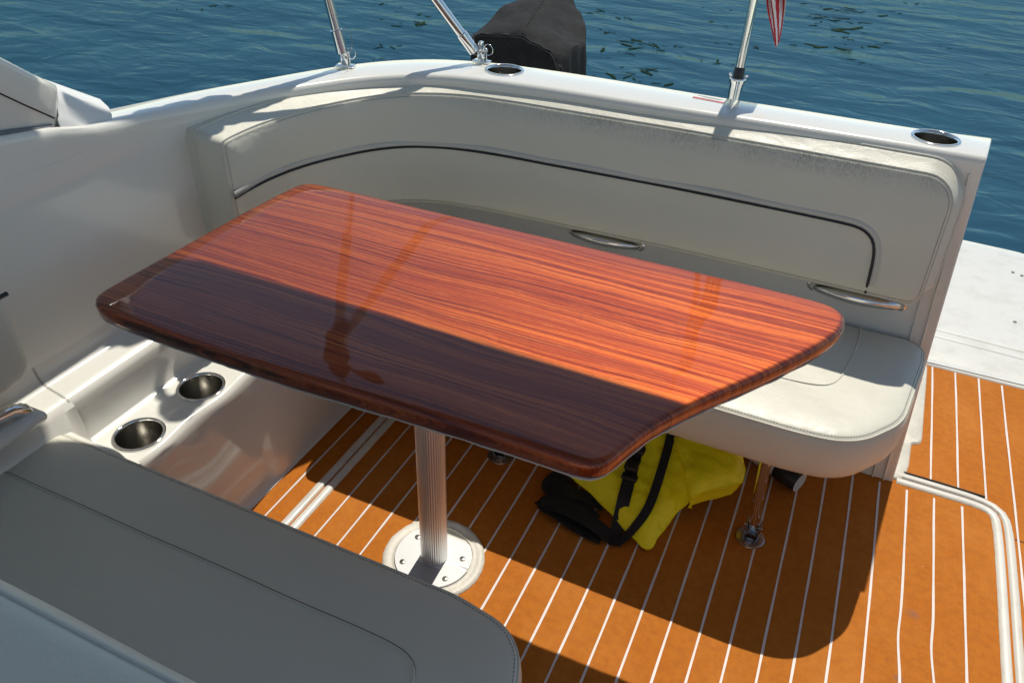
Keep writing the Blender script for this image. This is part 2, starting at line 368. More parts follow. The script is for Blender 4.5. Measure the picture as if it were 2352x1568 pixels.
# ------------------------------------------------------------------ setting: cockpit sole
g = G(); g.add(*box(-1.5, 1.5, -1.6, 2.36, -.10, -.012)); o = g.out("hull_deck", GEL, smooth=0); o['kind'] = 'structure'
g = G(); g.add(*box(-1.057, 1.12, -1.6, 2.31, -.011, 0))
inner = [-1.005, -.926 + .0, -.8655, -.8046, -.7437, -.683, -.622, -.5604, -.499, -.4375, -.376, -.314, -.2527, -.191, -.1296, -.0678, -.0067, .0553, .1182, .1802, .243, .3072, .3715, .4346, .4977]
inner.remove(-.926)
def caulk(x, y0, y1, wob=0.):
    ys = np.arange(y0, y1 + .001, .012); ph = rng.uniform(0, 9); r0, r1 = [], []
    for y in ys:
        dx = .0004 * math.sin(y * 9 + ph) + .00015 * math.sin(y * 31 + ph * 2) + wob * (.0045 * math.exp(-((y - 1.12) / .055) ** 2) - .003 * math.exp(-((y - 1.24) / .05) ** 2))
        hw = .00245 + .00025 * math.sin(y * 23 + ph) + .00006 * rng.normal()
        r0.append((x + dx - hw, y, .0011)); r1.append((x + dx + hw, y, .0011))
    g.add(*loft([r0, r1]), 1)
for x in inner: caulk(x, -1.55, 1.712, 1. if x > .36 and x < .45 else 0.)
for i, x in enumerate([.4262, .4906, .5545, .618, .681, .744, .807, .87, .933, .996, 1.06]): caulk(x, 1.757 if x < .6 else -1.55, 2.309)
g.add([(.611, 1.64, .0009), (1.1, 1.645, .0009), (1.1, 1.647, .0009), (.611, 1.642, .0009)], [(0, 1, 2, 3)], 2)
o = g.out("floor", [TEAK, CAULK, DARKGAP], smooth=0); o['kind'] = 'structure'
# hatch gutter: white moulding with a groove, round the sole panel
def gutter(path, name, parent, wl=.021, wr=.021):
    P = smooth_path(path, .02, it=3); T = np.gradient(P, axis=0); T /= np.linalg.norm(T, axis=1)[:, None]; N = np.stack([-T[:, 1], T[:, 0]], 1)
    prof = [(-wl - .003, .0004), (-wl, .0042), (-.008, .0058), (-.0035, .004), (-.002, -.003), (.002, -.003), (.0035, .004), (.009, .0062), (wr, .005), (wr + .003, .0004)]
    rows = []
    for off, z in prof: rows.append([(p[0] + n[0] * (off + .00025 * rng.normal() * (abs(off) > .015)), p[1] + n[1] * off, z) for p, n in zip(P, N)])
    v, f = loft(rows); n = len(P) - 1; g = G()
    for k in range(len(prof) - 1): g.add(v, f[k * n:(k + 1) * n], 1 if k in (0, 8) else 0)
    return g.out(name, [GELW, SEALANT], parent, 60)
ht = thing("deck_hatch_gutter", "white grooved gutter moulding round the teak floor hatch", "gutter", (.585, 1.2, 0))
gutter([(.345, 1.738), (.44, 1.738), (.54, 1.737), (.578, 1.72), (.588, 1.68), (.588, 1.5), (.583, 1.2), (.58, .5), (.58, -1.5)], "moulding", ht, .02, .019)
g = G(); g.add(*loft([[(.36, 1.7595, .0), (.45, 1.7605, .0), (.55, 1.757, .0)], [(.36, 1.7595, .0068), (.45, 1.7605, .0068), (.55, 1.757, .0068)], [(.36, 1.7630, .0068), (.45, 1.7635, .0068), (.55, 1.761, .0068)]]))  # dark strip painted as the shaded cut edge of the passage deck
g.out("painted_shade_edge", DARKGAP, ht, 0)
ht2 = thing("deck_hatch_gutter", "white grooved gutter moulding on the port side of the teak floor", "gutter", (-.936, 1.2, 0))
gutter([(-.936, 1.70), (-.936, 1.0), (-.936, .3), (-.936, -1.5)], "moulding", ht2, .021, .021)
# swim platform
plat = thing("swim_platform", "white swim platform with rounded outer edge behind the transom", "swim platform", (.6, 2.6, 0))
L = smooth_path([(-.7, 2.05), (.405, 2.05), (.405, 2.31), (1.1, 2.31), (1.09, 2.9), (.92, 3.15), (.80, 3.255), (.70, 3.298), (.60, 3.305), (.5, 3.3), (.2, 3.28), (-.3, 3.2), (-.7, 3.05)], .03, True, 0)
L = resample(rounded([(-.7, 2.32), (1.1, 2.32), (1.08, 2.95), (.80, 3.29), (.5, 3.305), (.1, 3.28), (-.7, 3.05)], [0, 0, .15, .22, .5, .8, 0], 14), .03)
V, F, D = fill(L, .1); g = G(); g.add([(p[0], p[1], .004) for p in V], F); N = normals2(L)
g.add(*loft([[(p[0], p[1], z) for p in L + N * o_] for o_, z in ((0, .004), (.007, .001), (.011, -.006), (.012, -.07), (.0, -.10), (-.2, -.11))], True)); g.out("deck", GELW, plat, 40)
g = G(); g.add([(.40, 2.32, .0065), (1.1, 2.335, .0065), (1.1, 2.36, .0045), (.40, 2.345, .0045)], [(0, 1, 2, 3)])
for yy in (2.545, 2.50):
    g.add(*loft([[(-.6, yy + o_, z), (.43, yy + o_, z), (.72, yy - .012 + o_, z), (1.07, yy - .03 + o_, z)] for o_, z in ((-.012, .0045), (-.008, .0068), (.004, .0068), (.008, .0045))]))
g.out("moulded_ridge", GELW, plat, 40)
for (x, y) in ((.696, 3.098), (.678, 2.713), (.725, 3.085)):
    mesh("screw", *lathe([(.0001, .0085), (.0045, .0078), (.0062, .0045)], (x, y, 0), 16), BRUSH, plat)

# ------------------------------------------------------------------ transom coaming
ZC = .827
O_ = [(.288, 1.932), (.20, 1.922), (.12, 1.915), (-.07, 1.912), (-.28, 1.908), (-.45, 1.908), (-.62, 1.908), (-.76, 1.902), (-.878, 1.888), (-.965, 1.865), (-1.036, 1.835), (-1.10, 1.79), (-1.15, 1.74), (-1.20, 1.672), (-1.25, 1.585), (-1.298, 1.462), (-1.346, 1.282), (-1.371, 1.055), (-1.395, .86), (-1.415, .6), (-1.43, 0), (-1.43, -1.5)]
I_ = [(.272, 1.790), (.19, 1.789), (.10, 1.788), (-.09, 1.784), (-.28, 1.775), (-.46, 1.766), (-.62, 1.760), (-.75, 1.752), (-.85, 1.740), (-.93, 1.723), (-.99, 1.698), (-1.04, 1.664), (-1.09, 1.618), (-1.135, 1.562), (-1.18, 1.49), (-1.226, 1.395), (-1.264, 1.239), (-1.272, 1.10), (-1.272, .975), (-1.272, .79), (-1.272, 0), (-1.272, -1.5)]
Z_ = [.827] * 14 + [.827, .830, .8405, .858, .873, .910, .99, 1.05]
B4 = [(.305, 1.757), (.20, 1.757), (.10, 1.757), (-.09, 1.757), (-.28, 1.756), (-.46, 1.755), (-.62, 1.752), (-.75, 1.748), (-.86, 1.738), (-.95, 1.72), (-1.02, 1.69), (-1.08, 1.65), (-1.13, 1.60), (-1.17, 1.53), (-1.21, 1.44), (-1.24, 1.36), (-1.260, 1.22), (-1.270, 1.10), (-1.272, .975), (-1.272, .79), (-1.272, 0), (-1.272, -1.5)]
def dens(A, k=3):
    A = np.array(A); s = np.arange(len(A)); q = np.linspace(0, len(A) - 1, (len(A) - 1) * k + 1)
    # Catmull-Rom
    out = []
    for t in q:
        i = min(int(t), len(A) - 2); f = t - i; p0, p1, p2, p3 = A[max(i - 1, 0)], A[i], A[i + 1], A[min(i + 2, len(A) - 1)]
        out.append(.5 * ((2 * p1) + (p2 - p0) * f + (2 * p0 - 5 * p1 + 4 * p2 - p3) * f * f + (3 * p1 - p0 - 3 * p2 + p3) * f ** 3))
    return np.array(out)
Od, Id, Bd = dens(O_), dens(I_), dens(B4); nS = len(Od); Zd = dens([(z, 0) for z in Z_])[:, 0]; NP = 12 * 3 + 1
def lift(rows_): return [[(p[0], p[1], p[2] + (Zd[i] - ZC) * max(0., min(1., (p[2] - .45) / .30))) for i, p in enumerate(r_)]  for r_ in rows_]
U = (Od - Id); U /= np.linalg.norm(U, axis=1)[:, None]
coam = thing("stern_coaming", "glossy white moulded coaming that curves round the stern behind the bench", "boat coaming", (-.4, 1.85, 0))
CUPS = [(-.834, 1.832), (.174, 1.860)]; CR = .049
def circ(c, r, n=40): return np.array([(c[0] + r * math.cos(2 * PI * k / n), c[1] + r * math.sin(2 * PI * k / n)) for k in range(n)])
def b0(i):      # foot of the inner wall at floor level
    p = Bd[i]; return np.array([p[0] + .032 * max(0, 1 - i / 6), p[1] - .04]) if p[1] > 1.4 else np.array([p[0], p[1]])
def ob(i):      # foot of the outer wall
    p = Od[i]; return p + U[i] * .12 if i > 8 else np.array([p[0] + .10 * max(0, 1 - i / 6), 2.30 if i < 4 else 2.30 - (i - 4) * .02])
g = G(); rowsI, rowsO = [], []
prof_in = [(.016, ZC, None), (.010, ZC - .0015, None), (.004, ZC - .005, None), (.0005, ZC - .011, None), (-.001, ZC - .018, None)]
for d_, z, _ in prof_in: rowsI.append([(*(Id[i] + U[i] * d_), z) for i in range(nS)])
for z in (.79, .74, .66, .58, .50, .45, .394, .30, .15, .0, -.02):
    row = []
    for i in range(nS):
        top = Id[i] - U[i] * .001
        if z >= .394: t = (ZC - .018 - z) / (ZC - .018 - .394); t2 = t if Bd[i][1] > 1.5 else t ** .8; q = top * (1 - t2) + Bd[i] * t2
        else: t = (.394 - z) / .394; q = Bd[i] * (1 - t) + b0(i) * t
        row.append((q[0], q[1], z))
    rowsI.append(row)
for d_, z in ((-.010, ZC), (-.004, ZC - .002), (-.0005, ZC - .006), (0, ZC - .013)): rowsO.append([(*(Od[i] + U[i] * d_), z) for i in range(nS)])
for z in (.70, .5, .25, 0): rowsO.append([(*(Od[i] * (z / .814) + ob(i) * (1 - z / .814)), z) for i in range(nS)])
rowsO.append([(*(ob(i)), -.6) for i in range(nS)])
rowsI, rowsO = lift(rowsI), lift(rowsO); g.add(*loft(rowsI)); g.add(*loft(rowsO)); g.add(*loft([rowsI[0][NP - 1:], rowsO[0][NP - 1:]]))
# top sheet with the two cup holes
loop = np.vstack([np.array([p[:2] for p in rowsI[0][:NP]]), np.array([p[:2] for p in rowsO[0][:NP]])[::-1]])
V, F, D = fill(loop, 0, [circ(c, CR - .003) for c in CUPS]); g.add([(p[0], p[1], ZC) for p in V], F)
# end face at the passage
e1 = [r[0] for r in rowsI][::1]; e2 = [r[0] for r in rowsO]; end = e1[:-1] + e2[::-1][1:]
g.add(end, [tuple(range(len(end)))])
cs = g.out("coaming_shell", GEL, coam, 35); bv = cs.modifiers.new("soft_edge", "BEVEL"); bv.width = .008; bv.segments = 3; bv.limit_method = "ANGLE"; bv.angle_limit = math.radians(55); bv.harden_normals = True
# jamb rails on the passage end
for k, (dx, w2) in enumerate(((-.040, .003), (-.020, .0035))):
    P = [(p[0] + dx * (1.1 if k else 1.2), p[1] - .002, p[2]) for p in e1[5:-1]]
    g = G(); g.add(*tube(P, w2, 8, True, .8)); g.out("jamb_rail", GEL, coam, 60)
def cup_holder(c, z, parent, r=CR, depth=.075):
    h = G(); cc = (c[0], c[1], z)
    h.add(*lathe([(r - .0045, -.003), (r + .0015, .0006), (r + .0015, .0022), (r - .0005, .0034), (r - .0035, .0034), (r - .0052, .0020), (r - .0062, -.003)], cc, 48))
    ho = h.out("cup_holder_rim", CHROME, None, 50)
    h2 = G(); h2.add(*lathe([(r - .0060, -.001), (r - .0066, -.02), (r - .0085, -depth), (r - .013, -depth - .004), (r - .017, -depth - .003), (r - .019, -depth - .007), (.0005, -depth - .007)], cc, 48))
    hb = h2.out("cup_well", BRUSH, None, 40)
    rt = bpy.data.objects.new("cup_holder", None); C.objects.link(rt); rt.location = cc; bpy.context.view_layer.update()
    rt.parent = parent; rt.matrix_parent_inverse = parent.matrix_world.inverted(); bpy.context.view_layer.update()
    for q in (ho, hb): q.parent = rt; q.matrix_parent_inverse = rt.matrix_world.inverted()
    ho.name = "rim"; hb.name = "well"
for c in CUPS: cup_holder(c, ZC, coam)
# warning sticker
st = G(); sx0, sx1, sy0, sy1 = -.358, -.281, 1.861, 1.893; zz = ZC + .0006
st.add([(sx0, sy0, zz), (sx1, sy0 - .006, zz), (sx1, sy1 - .006, zz), (sx0, sy1, zz)], [(0, 1, 2, 3)], 0)
st.add([(sx0 + .001, sy0 + .001, zz + .0003), (sx1 - .001, sy0 - .005, zz + .0003), (sx1 - .001, sy0 + .004, zz + .0003), (sx0 + .001, sy0 + .010, zz + .0003)], [(0, 1, 2, 3)], 1)
for (ya, xa, xb) in ((.023, .010, .068), (.0185, .022, .066), (.005, .024, .060)):
    x = xa
    while x < xb:
        wd = rng.uniform(.0015, .0035); yb = -.006 * (x / .077); m = 2
        st.add([(sx0 + x, sy0 + ya + yb, zz + .0005), (sx0 + x + wd, sy0 + ya + yb, zz + .0005), (sx0 + x + wd, sy0 + ya + .0028 + yb, zz + .0005), (sx0 + x, sy0 + ya + .0028 + yb, zz + .0005)], [(0, 1, 2, 3)], m); x += wd + .0012
st.out("warning_sticker", [WHITEP, simple("sticker_red", (.62, .10, .07), .4), simple("sticker_ink", (.14, .14, .15), .5)], coam, 0, label="small white and red warning sticker")
# grab handles
def handle(xa, xb, z, y, parent):
    n = 22; P = []
    for k in range(n + 1):
        t = k / n; a = math.sin(PI * t) ** .55
        P.append((xa + (xb - xa) * t, y - .046 * a, z + .014 * a))
    r = [.0128 * (.85 + .25 * math.sin(PI * k / n)) for k in range(n + 1)]
    g = G(); g.add(*tube(P, r, 14))
    for x in (xa, xb): g.add(*lathe([(.0155, .0), (.0155, -.004), (.0125, -.008), (.0001, -.009)], (x, y + .002, z), 20, (0, 1, 0)))
    g.out("grab_handle", CHROME, parent, 50)
handle(-.597, -.407, .468, 1.762, coam); handle(.020, .214, .472, 1.762, coam)

g = G(); A_, B_ = Vector((-1.2712, .776, .837)), Vector((-1.2712, .986, .833)); q = 0.
while q < 1:
    l = rng.uniform(.004, .03) * (.4 if .35 < q < .8 else 1); a_ = A_.lerp(B_, q); b_ = A_.lerp(B_, min(1, q + l)); g.add(*tube([a_, b_], .0004 + .0004 * (.35 < q < .8), 4)); q += l + rng.uniform(.004, .03)
g.out("scratch", WHITEP, coam, 0)
# ------------------------------------------------------------------ windscreen wing on the port coaming
wing = thing("port_wing", "sloping grey moulded windscreen wing with rounded rail on the port coaming", "windscreen wing", (-1.32, .9, ZC))
def wtop(y): return float(np.interp(-y, [-1.062, -.954, -.886, -.5, 0, .8], [.880, .948, 1.004, 1.33, 1.66, 1.95]))
def wbase(y): return float(np.interp(-y, [-1.1, -.975, -.79, 0, 1.5], [.858, .873, .910, .99, 1.05]))
def wingpart(ys, name, mat, e, sh):
    rows = []
    for y in ys:
        z = wtop(y) + e; b1 = wbase(y) - .002; q = max(z - b1, .004); d = min(1., q / .05)
        sec = [(-1.284 + e, y - sh, b1), (-1.286 + e, y - sh, b1 + q * .45 * (1 - d) + (q - .050) * d), (-1.293 + e, y - sh * .8, b1 + q * .6 * (1 - d) + (q - .047) * d), (-1.300 + e, y - sh * .6, z - .030 * d), (-1.315 + e, y - sh * .4, z - .011 * d), (-1.335, y - sh * .2, z - .001), (-1.352, y, z - .001),
               (-1.366 - e, y, z - .010 * d), (-1.372 - e, y, z - .03 * d), (-1.374 - e, y, b1 - .01)]
        rows.append(sec)
    g = G(); g.add(*loft(rows, False, False)); g.add(rows[0], [tuple(range(10))]); g.add(rows[-1], [tuple(range(10))]); return g.out(name, mat, wing, 55)
wt2 = lambda y: float(np.interp(-y, [-.985, -.9187, -.853, -.48, 0, .8], [.915, .9647, 1.0187, 1.333, 1.65, 1.95]))
rows = [[(-1.293, y - .03, wbase(y) - .002), (-1.289, y - .03, wt2(y) - .055), (-1.2865, y - .025, wt2(y) - .045), (-1.2865, y - .008, wt2(y) - .008), (-1.289, y - .004, wt2(y) - .003), (-1.296, y, wt2(y)), (-1.306, y, wt2(y) - .002), (-1.312, y, wt2(y) - .010), (-1.314, y, wbase(y) - .01)] for y in np.linspace(.935, -.8, 40)]
g = G(); g.add(*loft(rows)); g.add(rows[0], [tuple(range(9))]); g.out("panel", GEL, wing, 55)
wingpart(np.linspace(1.060, .955, 12), "end_cap", WHITEP, .0035, .045)
g = G(); P = [(-1.2875, y - .027, wt2(y) - .050) for y in np.linspace(.935, -.8, 40)]; g.add(*tube(P, .0014, 6)); g.out("seam", DARKGAP, wing, 60)
g = G(); P = [(-1.288, y, wbase(y) + .001) for y in np.linspace(.90, -.8, 30)]; g.add(*tube(P, .005, 8)); g.out("base_gasket", simple("grey_gasket", (.16, .17, .19), .6), wing, 60)

# ------------------------------------------------------------------ port side console with cup holders
cons = thing("port_console", "white moulded port side ledge with recessed drink shelf", "side console", (-1.15, .9, 0))
def csec(y):
    wob = .004 * math.cos((y - .758) * 2 * PI / .173)
    s = max(0., min(1., (1.045 - y) / .02)); s = s * s * (3 - 2 * s)     # lower panel set back forward of the corner
    k = .014 * s; cv_ = s
    return [(-1.2735, .52), (-1.2715, .485), (-1.268, .468), (-1.260, .457), (-1.250, .452), (-1.225, .446), (-1.208, .441), (-1.200, .436), (-1.196, .428), (-1.1955, .41), (-1.194, .385), (-1.192, .362), (-1.186, .347), (-1.174, .340),
            (-1.080, .340), (-1.068 + wob, .340), (-1.060 + wob, .336), (-1.055 + wob, .327), (-1.054 + wob * .6, .31), (-1.056 - k * .4, .20), (-1.059 - k, .05), (-1.058 - k * .9, .030), (-1.056 - k * .55, .014), (-1.053 - k * .1, .005), (-1.046, .0015)]
ys = list(np.arange(.70, 1.42, .0125)) + [1.45, 1.5]; rows = [[(x, y, z) for x, z in csec(y)] for y in ys]
g = G(); nA = 14
g.add(*loft([r[:nA] for r in rows])); g.add(*loft([r[nA + 1:] for r in rows]))
loop = np.vstack([np.array([(r[nA - 1][0], r[nA - 1][1]) for r in rows]), np.array([(r[nA + 1][0], r[nA + 1][1]) for r in rows])[::-1]])
PC = [(-1.118, .762), (-1.117, .932)]
V, F, D = fill(loop, 0, [circ(c, CR - .003) for c in PC]); g.add([(p[0], p[1], .340) for p in V], F)
# forward end of the recess: a slanted rib up to a higher shelf
def sec2(y, zt):
    s = [(-1.2735, .52), (-1.2715, .485), (-1.268, .468), (-1.260, .457), (-1.250, .452), (-1.225, .446), (-1.208, .441), (-1.200, .436), (-1.192, .428)]
    r = min(.02, (zt - .34) * .5)
    return s + [(-1.180, max(zt + .002, .35)), (-1.165, zt), (-1.10, zt), (-1.080, zt), (-1.068, zt - r * .15), (-1.060, zt - r * .5), (-1.056, zt - r), (-1.055, zt - r - .015), (-1.060, .20), (-1.079, .05), (-1.083, .018), (-1.0765, .006), (-1.062, .002), (-1.050, .0015)]
g.add(*loft([[(x, y, z) for x, z in sec2(y, zt)] for y, zt in ((.705, .338), (.697, .342), (.688, .362), (.680, .384), (.672, .392), (.66, .394), (.5, .394), (0, .394), (-1.5, .394))]))
g.out("console_shell", GEL, cons, 35)
for c in PC: cup_holder(c, .340, cons)
# starboard counterpart, bulkhead: closes the cockpit
sb = thing("starboard_coaming", "plain white moulded coaming along the starboard side", "boat coaming", (1.3, .5, 0))
g = G(); g.add(*rbox(1.118, 1.42, -1.6, 2.2, -.05, .82, .02)); g.add(*rbox(1.10, 1.46, -1.6, 2.1, -.6, -.03, .02)); g.out("coaming_shell", GEL, sb, 40)
bh = thing("cabin_bulkhead", "white cabin bulkhead forward of the cockpit", "bulkhead", (0, -1.5, 0))
g = G(); g.add(*rbox(-1.8, 1.4, -1.75, -1.62, 0, 1.3, .02)); g.out("panel", GEL, bh, 40)

# ------------------------------------------------------------------ rear bench
bench = thing("stern_bench", "cream vinyl stern bench on steel legs with a long curved black-piped backrest", "bench seat", (-.3, 1.5, 0), "cream vinyl cockpit seats")
L = resample(rounded([(-1.02, 1.295), (.06, 1.293), (.17, 1.305), (.253, 1.42), (.288, 1.66), (.288, 1.745), (-1.02, 1.745)], [.03, .6, .14, .16, .2, .045, .02], 12), .012)
seatz = lambda x, y: .394
g = pillow(L, lambda x, y, h: (x, y, .394 + h), .02, .011, .05, side=[(.002, -.002), (.006, -.012), (.009, -.035), (.008, -.065), (.002, -.09), (-.006, -.105), (-.02, -.114), (-.1, -.116)])
seat = g.out("seat_cushion", VIN, bench, 60)
def welt(L, mapf, r, name, mat, parent, closed=True, n=6):
    P = [Vector(mapf(p[0], p[1], 0)) for p in L]
    if closed: P = P + [P[0], P[1]]
    g = G(); g.add(*tube(P, r, n, False)); return g.out(name, mat, parent, 80)
welt(L, lambda x, y, h: (x, y, .3945), .0022, "welt", VIN, seat)
Li = smooth_path([(-1.0, 1.445), (-.3, 1.447), (-.03, 1.445), (.075, 1.452), (.115, 1.475), (.135, 1.56), (.147, 1.66), (.148, 1.738)], .012, it=2)
welt(Li, lambda x, y, h: (x, y, .4052), .0019, "insert_seam", VIN, seat, False)
def bench_leg(x, y, tx, ty):
    lg = G(); lg.add(*tube([(x, y, .03), (tx, ty, .285)], .0125, 18)); leg = lg.out("leg", CHROME, bench, 50)
    f = G(); f.add(*lathe([(.0001, .005), (.030, .005), (.033, .0035), (.034, .001)], (x, y - .008, .0), 28))
    for s in (-1, 1): f.add(*rbox(x + s * .0155 - .002, x + s * .0155 + .002, y - .016, y + .016, .004, .044, .0018, 2))
    f.add(*tube([(x - .02, y, .032), (x + .02, y, .032)], .0035, 10)); f.add(*rbox(x - .011, x + .011, y - .009, y + .009, .012, .05, .003, 2))
    f.out("hinged_foot", simple("dull_steel", (.42, .42, .43), .25, 1.), leg, 40)
bench_leg(.040, 1.375, .022, 1.345); bench_leg(-.599, 1.365, -.61, 1.345)

def stitches(P, name, parent, on=.0042, off=.0022, r=.00055):
    """a run of thread: short dashes along P"""
    P = np.array(P); d = np.r_[0, np.cumsum(np.linalg.norm(np.diff(P, axis=0), axis=1))]; g = G(); s = 0
    while s + on < d[-1]:
        a, b = [Vector([np.interp(q, d, P[:, k]) for k in range(3)]) for q in (s, s + on)]; g.add(*tube([a, b], r, 4)); s += on + off
    return g.out(name, THREAD, parent, 0)
THREAD = simple("grey_thread", (.16, .155, .14), .8)
LS = L; NSs = normals2(LS); BV = BVHTree.FromPolygons([v.co[:] for v in seat.data.vertices], [tuple(p.vertices) for p in seat.data.polygons]) if 0 else None
stitches([(p[0] - n[0] * .006, p[1] - n[1] * .006, .3994) for p, n in zip(LS, NSs)], "stitching", seat)

# stern backrest cushion, bent round the port corner
back = bench
PT = dens([(-1.181, 1.180), (-1.184, 1.24), (-1.180, 1.31), (-1.158, 1.415), (-1.125, 1.50), (-1.080, 1.585), (-1.024, 1.656), (-.96, 1.703), (-.872, 1.735), (-.773, 1.748), (-.655, 1.753), (-.468, 1.761), (-.34, 1.766), (-.15, 1.767), (.05, 1.767), (.24, 1.766)], 4)
PT[:, 1] -= .020 * np.clip((PT[:, 0] + 1.10) / .12, 0, 1)
PT = smooth_path(PT, .01, it=1)
ss = np.r_[0, np.cumsum(np.linalg.norm(np.diff(PT, axis=0), axis=1))]; SL = ss[-1]
TT = np.gradient(PT, axis=0); 
for _ in range(6): TT[1:-1] = (TT[:-2] + TT[1:-1] * 2 + TT[2:]) / 4
TT /= np.linalg.norm(TT, axis=1)[:, None]
def bmap(s, z, h):
    q = min(max(s, 0), SL); px, py = np.interp(q, ss, PT[:, 0]), np.interp(q, ss, PT[:, 1]); tx, ty = np.interp(q, ss, TT[:, 0]), np.interp(q, ss, TT[:, 1])
    m = math.hypot(tx, ty); tx /= m; ty /= m; px += tx * (s - q); py += ty * (s - q)
    inn = (ty, -tx)                                     # towards the cockpit
    rake = .25 * min(1., max(0., (s - .18) / .5)) * (.79 - z)
    return (px + inn[0] * (h + rake), py + inn[1] * (h + rake), z)
ZT, ZB = .79, .522
Lb = resample(rounded([(0, ZB), (SL - .002, ZB), (SL - .004, ZT), (0, ZT)], [.012, .028, .064, .010], 12), .011)
# side rings: (outward in s,z ; depth). the cushion is deeper at the port end
def bside(loop):
    N = normals2(loop); rows = []
    for off, dep in ((0, 0), (.002, -.003), (.0045, -.008), (.010, -.018), (.016, -.027), (.0215, -.035), (.0230, -.042), (.022, -.052)):
        r = []
        for p, n in zip(loop, N):
            kk = 1 + .85 * max(0, 1 - max(p[0], 0) / .75); up = off * (1. if n[1] > -.2 else .35) * (1.0 if p[0] > .05 or n[0] > -.5 else .12)
            upz = up * (1 - .45 * max(0, 1 - p[0] / .5)) if n[1] > 0 else up
            r.append(bmap(p[0] + n[0] * up, p[1] + n[1] * upz, dep * kk))
        rows.append(r)
    return rows
g = pillow(Lb, bmap, .02, .011, .045)
rows = bside(Lb); g.add(*loft(rows, True)); bk = g.out("backrest_cushion", VINB, back, 60)
Nb = normals2(Lb); st_ = [bmap(p[0] - n[0] * .0065, p[1] - n[1] * .0065, .0062) for p, n in zip(Lb, Nb)]; stitches(st_, "stitching", bk)
welt(Lb, lambda s, z, h: bmap(s, z, .0005), .0021, "front_welt", VIN, bk)
g = G(); g.add(*tube([Vector(p) for p in rows[5]] + [Vector(rows[5][0])], .0028, 6, False)); g.out("back_welt", VIN, bk, 80)
Lp = smooth_path([(0.0, .665), (.3, .665), (SL - .5, .664), (SL - .20, .664), (SL - .155, .660), (SL - .128, .640), (SL - .118, .605), (SL - .115, .56), (SL - .112, ZB + .003)], .012, it=2)
g = G(); g.add(*tube([Vector(bmap(p[0], p[1], .0120 if p[1] > ZB + .02 else .004)) for p in Lp], .0030, 8)); g.out("black_piping", PIPE, bk, 80, "black piping line")
T2 = np.gradient(Lp, axis=0); T2 /= np.linalg.norm(T2, axis=1)[:, None]
g = G(); g.add(*loft([[bmap(*(p + np.array([-t[1], t[0]]) * o_), h if p[1] > ZB + .02 else h - .008) for p, t in zip(Lp, T2)] for o_, h in ((.0035, .0118), (.006, .0131), (.011, .0131), (.0145, .0113))])); g.out("piping_border", VING, bk, 80)

# ------------------------------------------------------------------ forward bench (foreground)
fb = thing("forward_bench", "shaded cream vinyl bench in the near left foreground", "bench seat", (-.7, .3, 0), "cream vinyl cockpit seats")
L = resample(rounded([(-1.205, -.2), (-.222, -.2), (-.192, .5), (-.24, .645), (-.36, .665), (-1.205, .662)], [.02, .05, .25, .09, .2, .012], 12), .012)
g = pillow(L, lambda x, y, h: (x, y, .394 + h), .022, .010, .045, side=[(.001, -.002), (.004, -.012), (.006, -.035), (.005, -.065), (.0, -.09), (-.01, -.105), (-.05, -.11)])
fs = g.out("seat_cushion", VIN, fb, 60); stitches([(p[0] - n[0] * .006, p[1] - n[1] * .006, .3992) for p, n in zip(L, normals2(L)) if p[1] > .2], "stitching", fs)
welt(L, lambda x, y, h: (x, y, .3943), .0020, "welt", VIN, fs)
Li = smooth_path([(-1.2, .541), (-.93, .542), (-.6, .544), (-.42, .547), (-.365, .541), (-.342, .515), (-.338, .45), (-.338, .3)], .012, it=2)
g = G(); BF = BVHTree.FromPolygons([v.co[:] for v in fs.data.vertices], [tuple(p.vertices) for p in fs.data.polygons]); zf = lambda x, y: (BF.ray_cast(Vector((x, y, 1)), Vector((0, 0, -1)))[0] or Vector((0, 0, .404))).z
g.add(*tube([Vector((p[0], p[1], zf(p[0], p[1]) + .0002)) for p in Li], .0019, 6)); g.add(*tube([Vector((p[0], p[1] + .0026, zf(p[0], p[1]) + .0004)) for p in Li], .0009, 6), 1); g.out("insert_seam", [VIN, THREAD], fs, 80)
g = G(); g.add(*rbox(-1.05, -.30, -.5, .56, .0, .285, .015)); g.out("seat_base", GEL, fb, 40)
# its backrest, seen from above
Lk = resample(rounded([(-1.22, .405), (-.30, .405), (-.30, .80), (-1.22, .80)], [.02, .05, .05, .02], 8), .015)
g = pillow(Lk, lambda x, z, h: (x, .352 - (z - .405) * .33 + h, z), .025, .012, .05, side=[(.002, -.003), (.008, -.015), (.008, -.06), (0, -.09)])
fbb = g.out("backrest_cushion", VIN, fb, 60)
welt(Lk, lambda x, z, h: (x, .353 - (z - .405) * .33, z), .0026, "welt", VIN, fbb)
pw = thing("port_side_cushion", "small cream side cushion with black piping at the left edge of the cockpit", "cushion", (-1.25, .3, .5))
Lq = resample(rounded([(-.6, .53), (.662, .53), (.655, .80), (-.6, .80)], [.02, .03, .04, .02], 8), .012)
g = pillow(Lq, lambda y, z, h: (-1.205 + h, y, z), .025, .009, .04, side=[(.002, -.003), (.006, -.015), (.007, -.05), (.003, -.075)])
pc = g.out("cushion", VIN, pw, 60)
g = G(); g.add(*tube([Vector((-1.1945 - (.012 if y > .655 else 0), y, .690)) for y in np.linspace(-.6, .672, 80)], .0042, 8)); g.out("black_piping", PIPE, pc, 80)
gh = thing("chrome_grab_rail", "short chrome grab rail with rounded end on the port ledge", "grab rail", (-1.2, .55, .46))
g = G(); g.add(*tube([(-1.205, .30, .492), (-1.205, .45, .495), (-1.203, .56, .495), (-1.198, .600, .492), (-1.195, .618, .482), (-1.195, .622, .468)], [.013, .013, .013, .0125, .012, .011], 18)); g.out("rail", CHROME, gh, 60)
g = G(); g.add(*rbox(-1.235, -1.165, .2, .640, .455, .475, .009)); g.out("base", GEL, gh, 50)

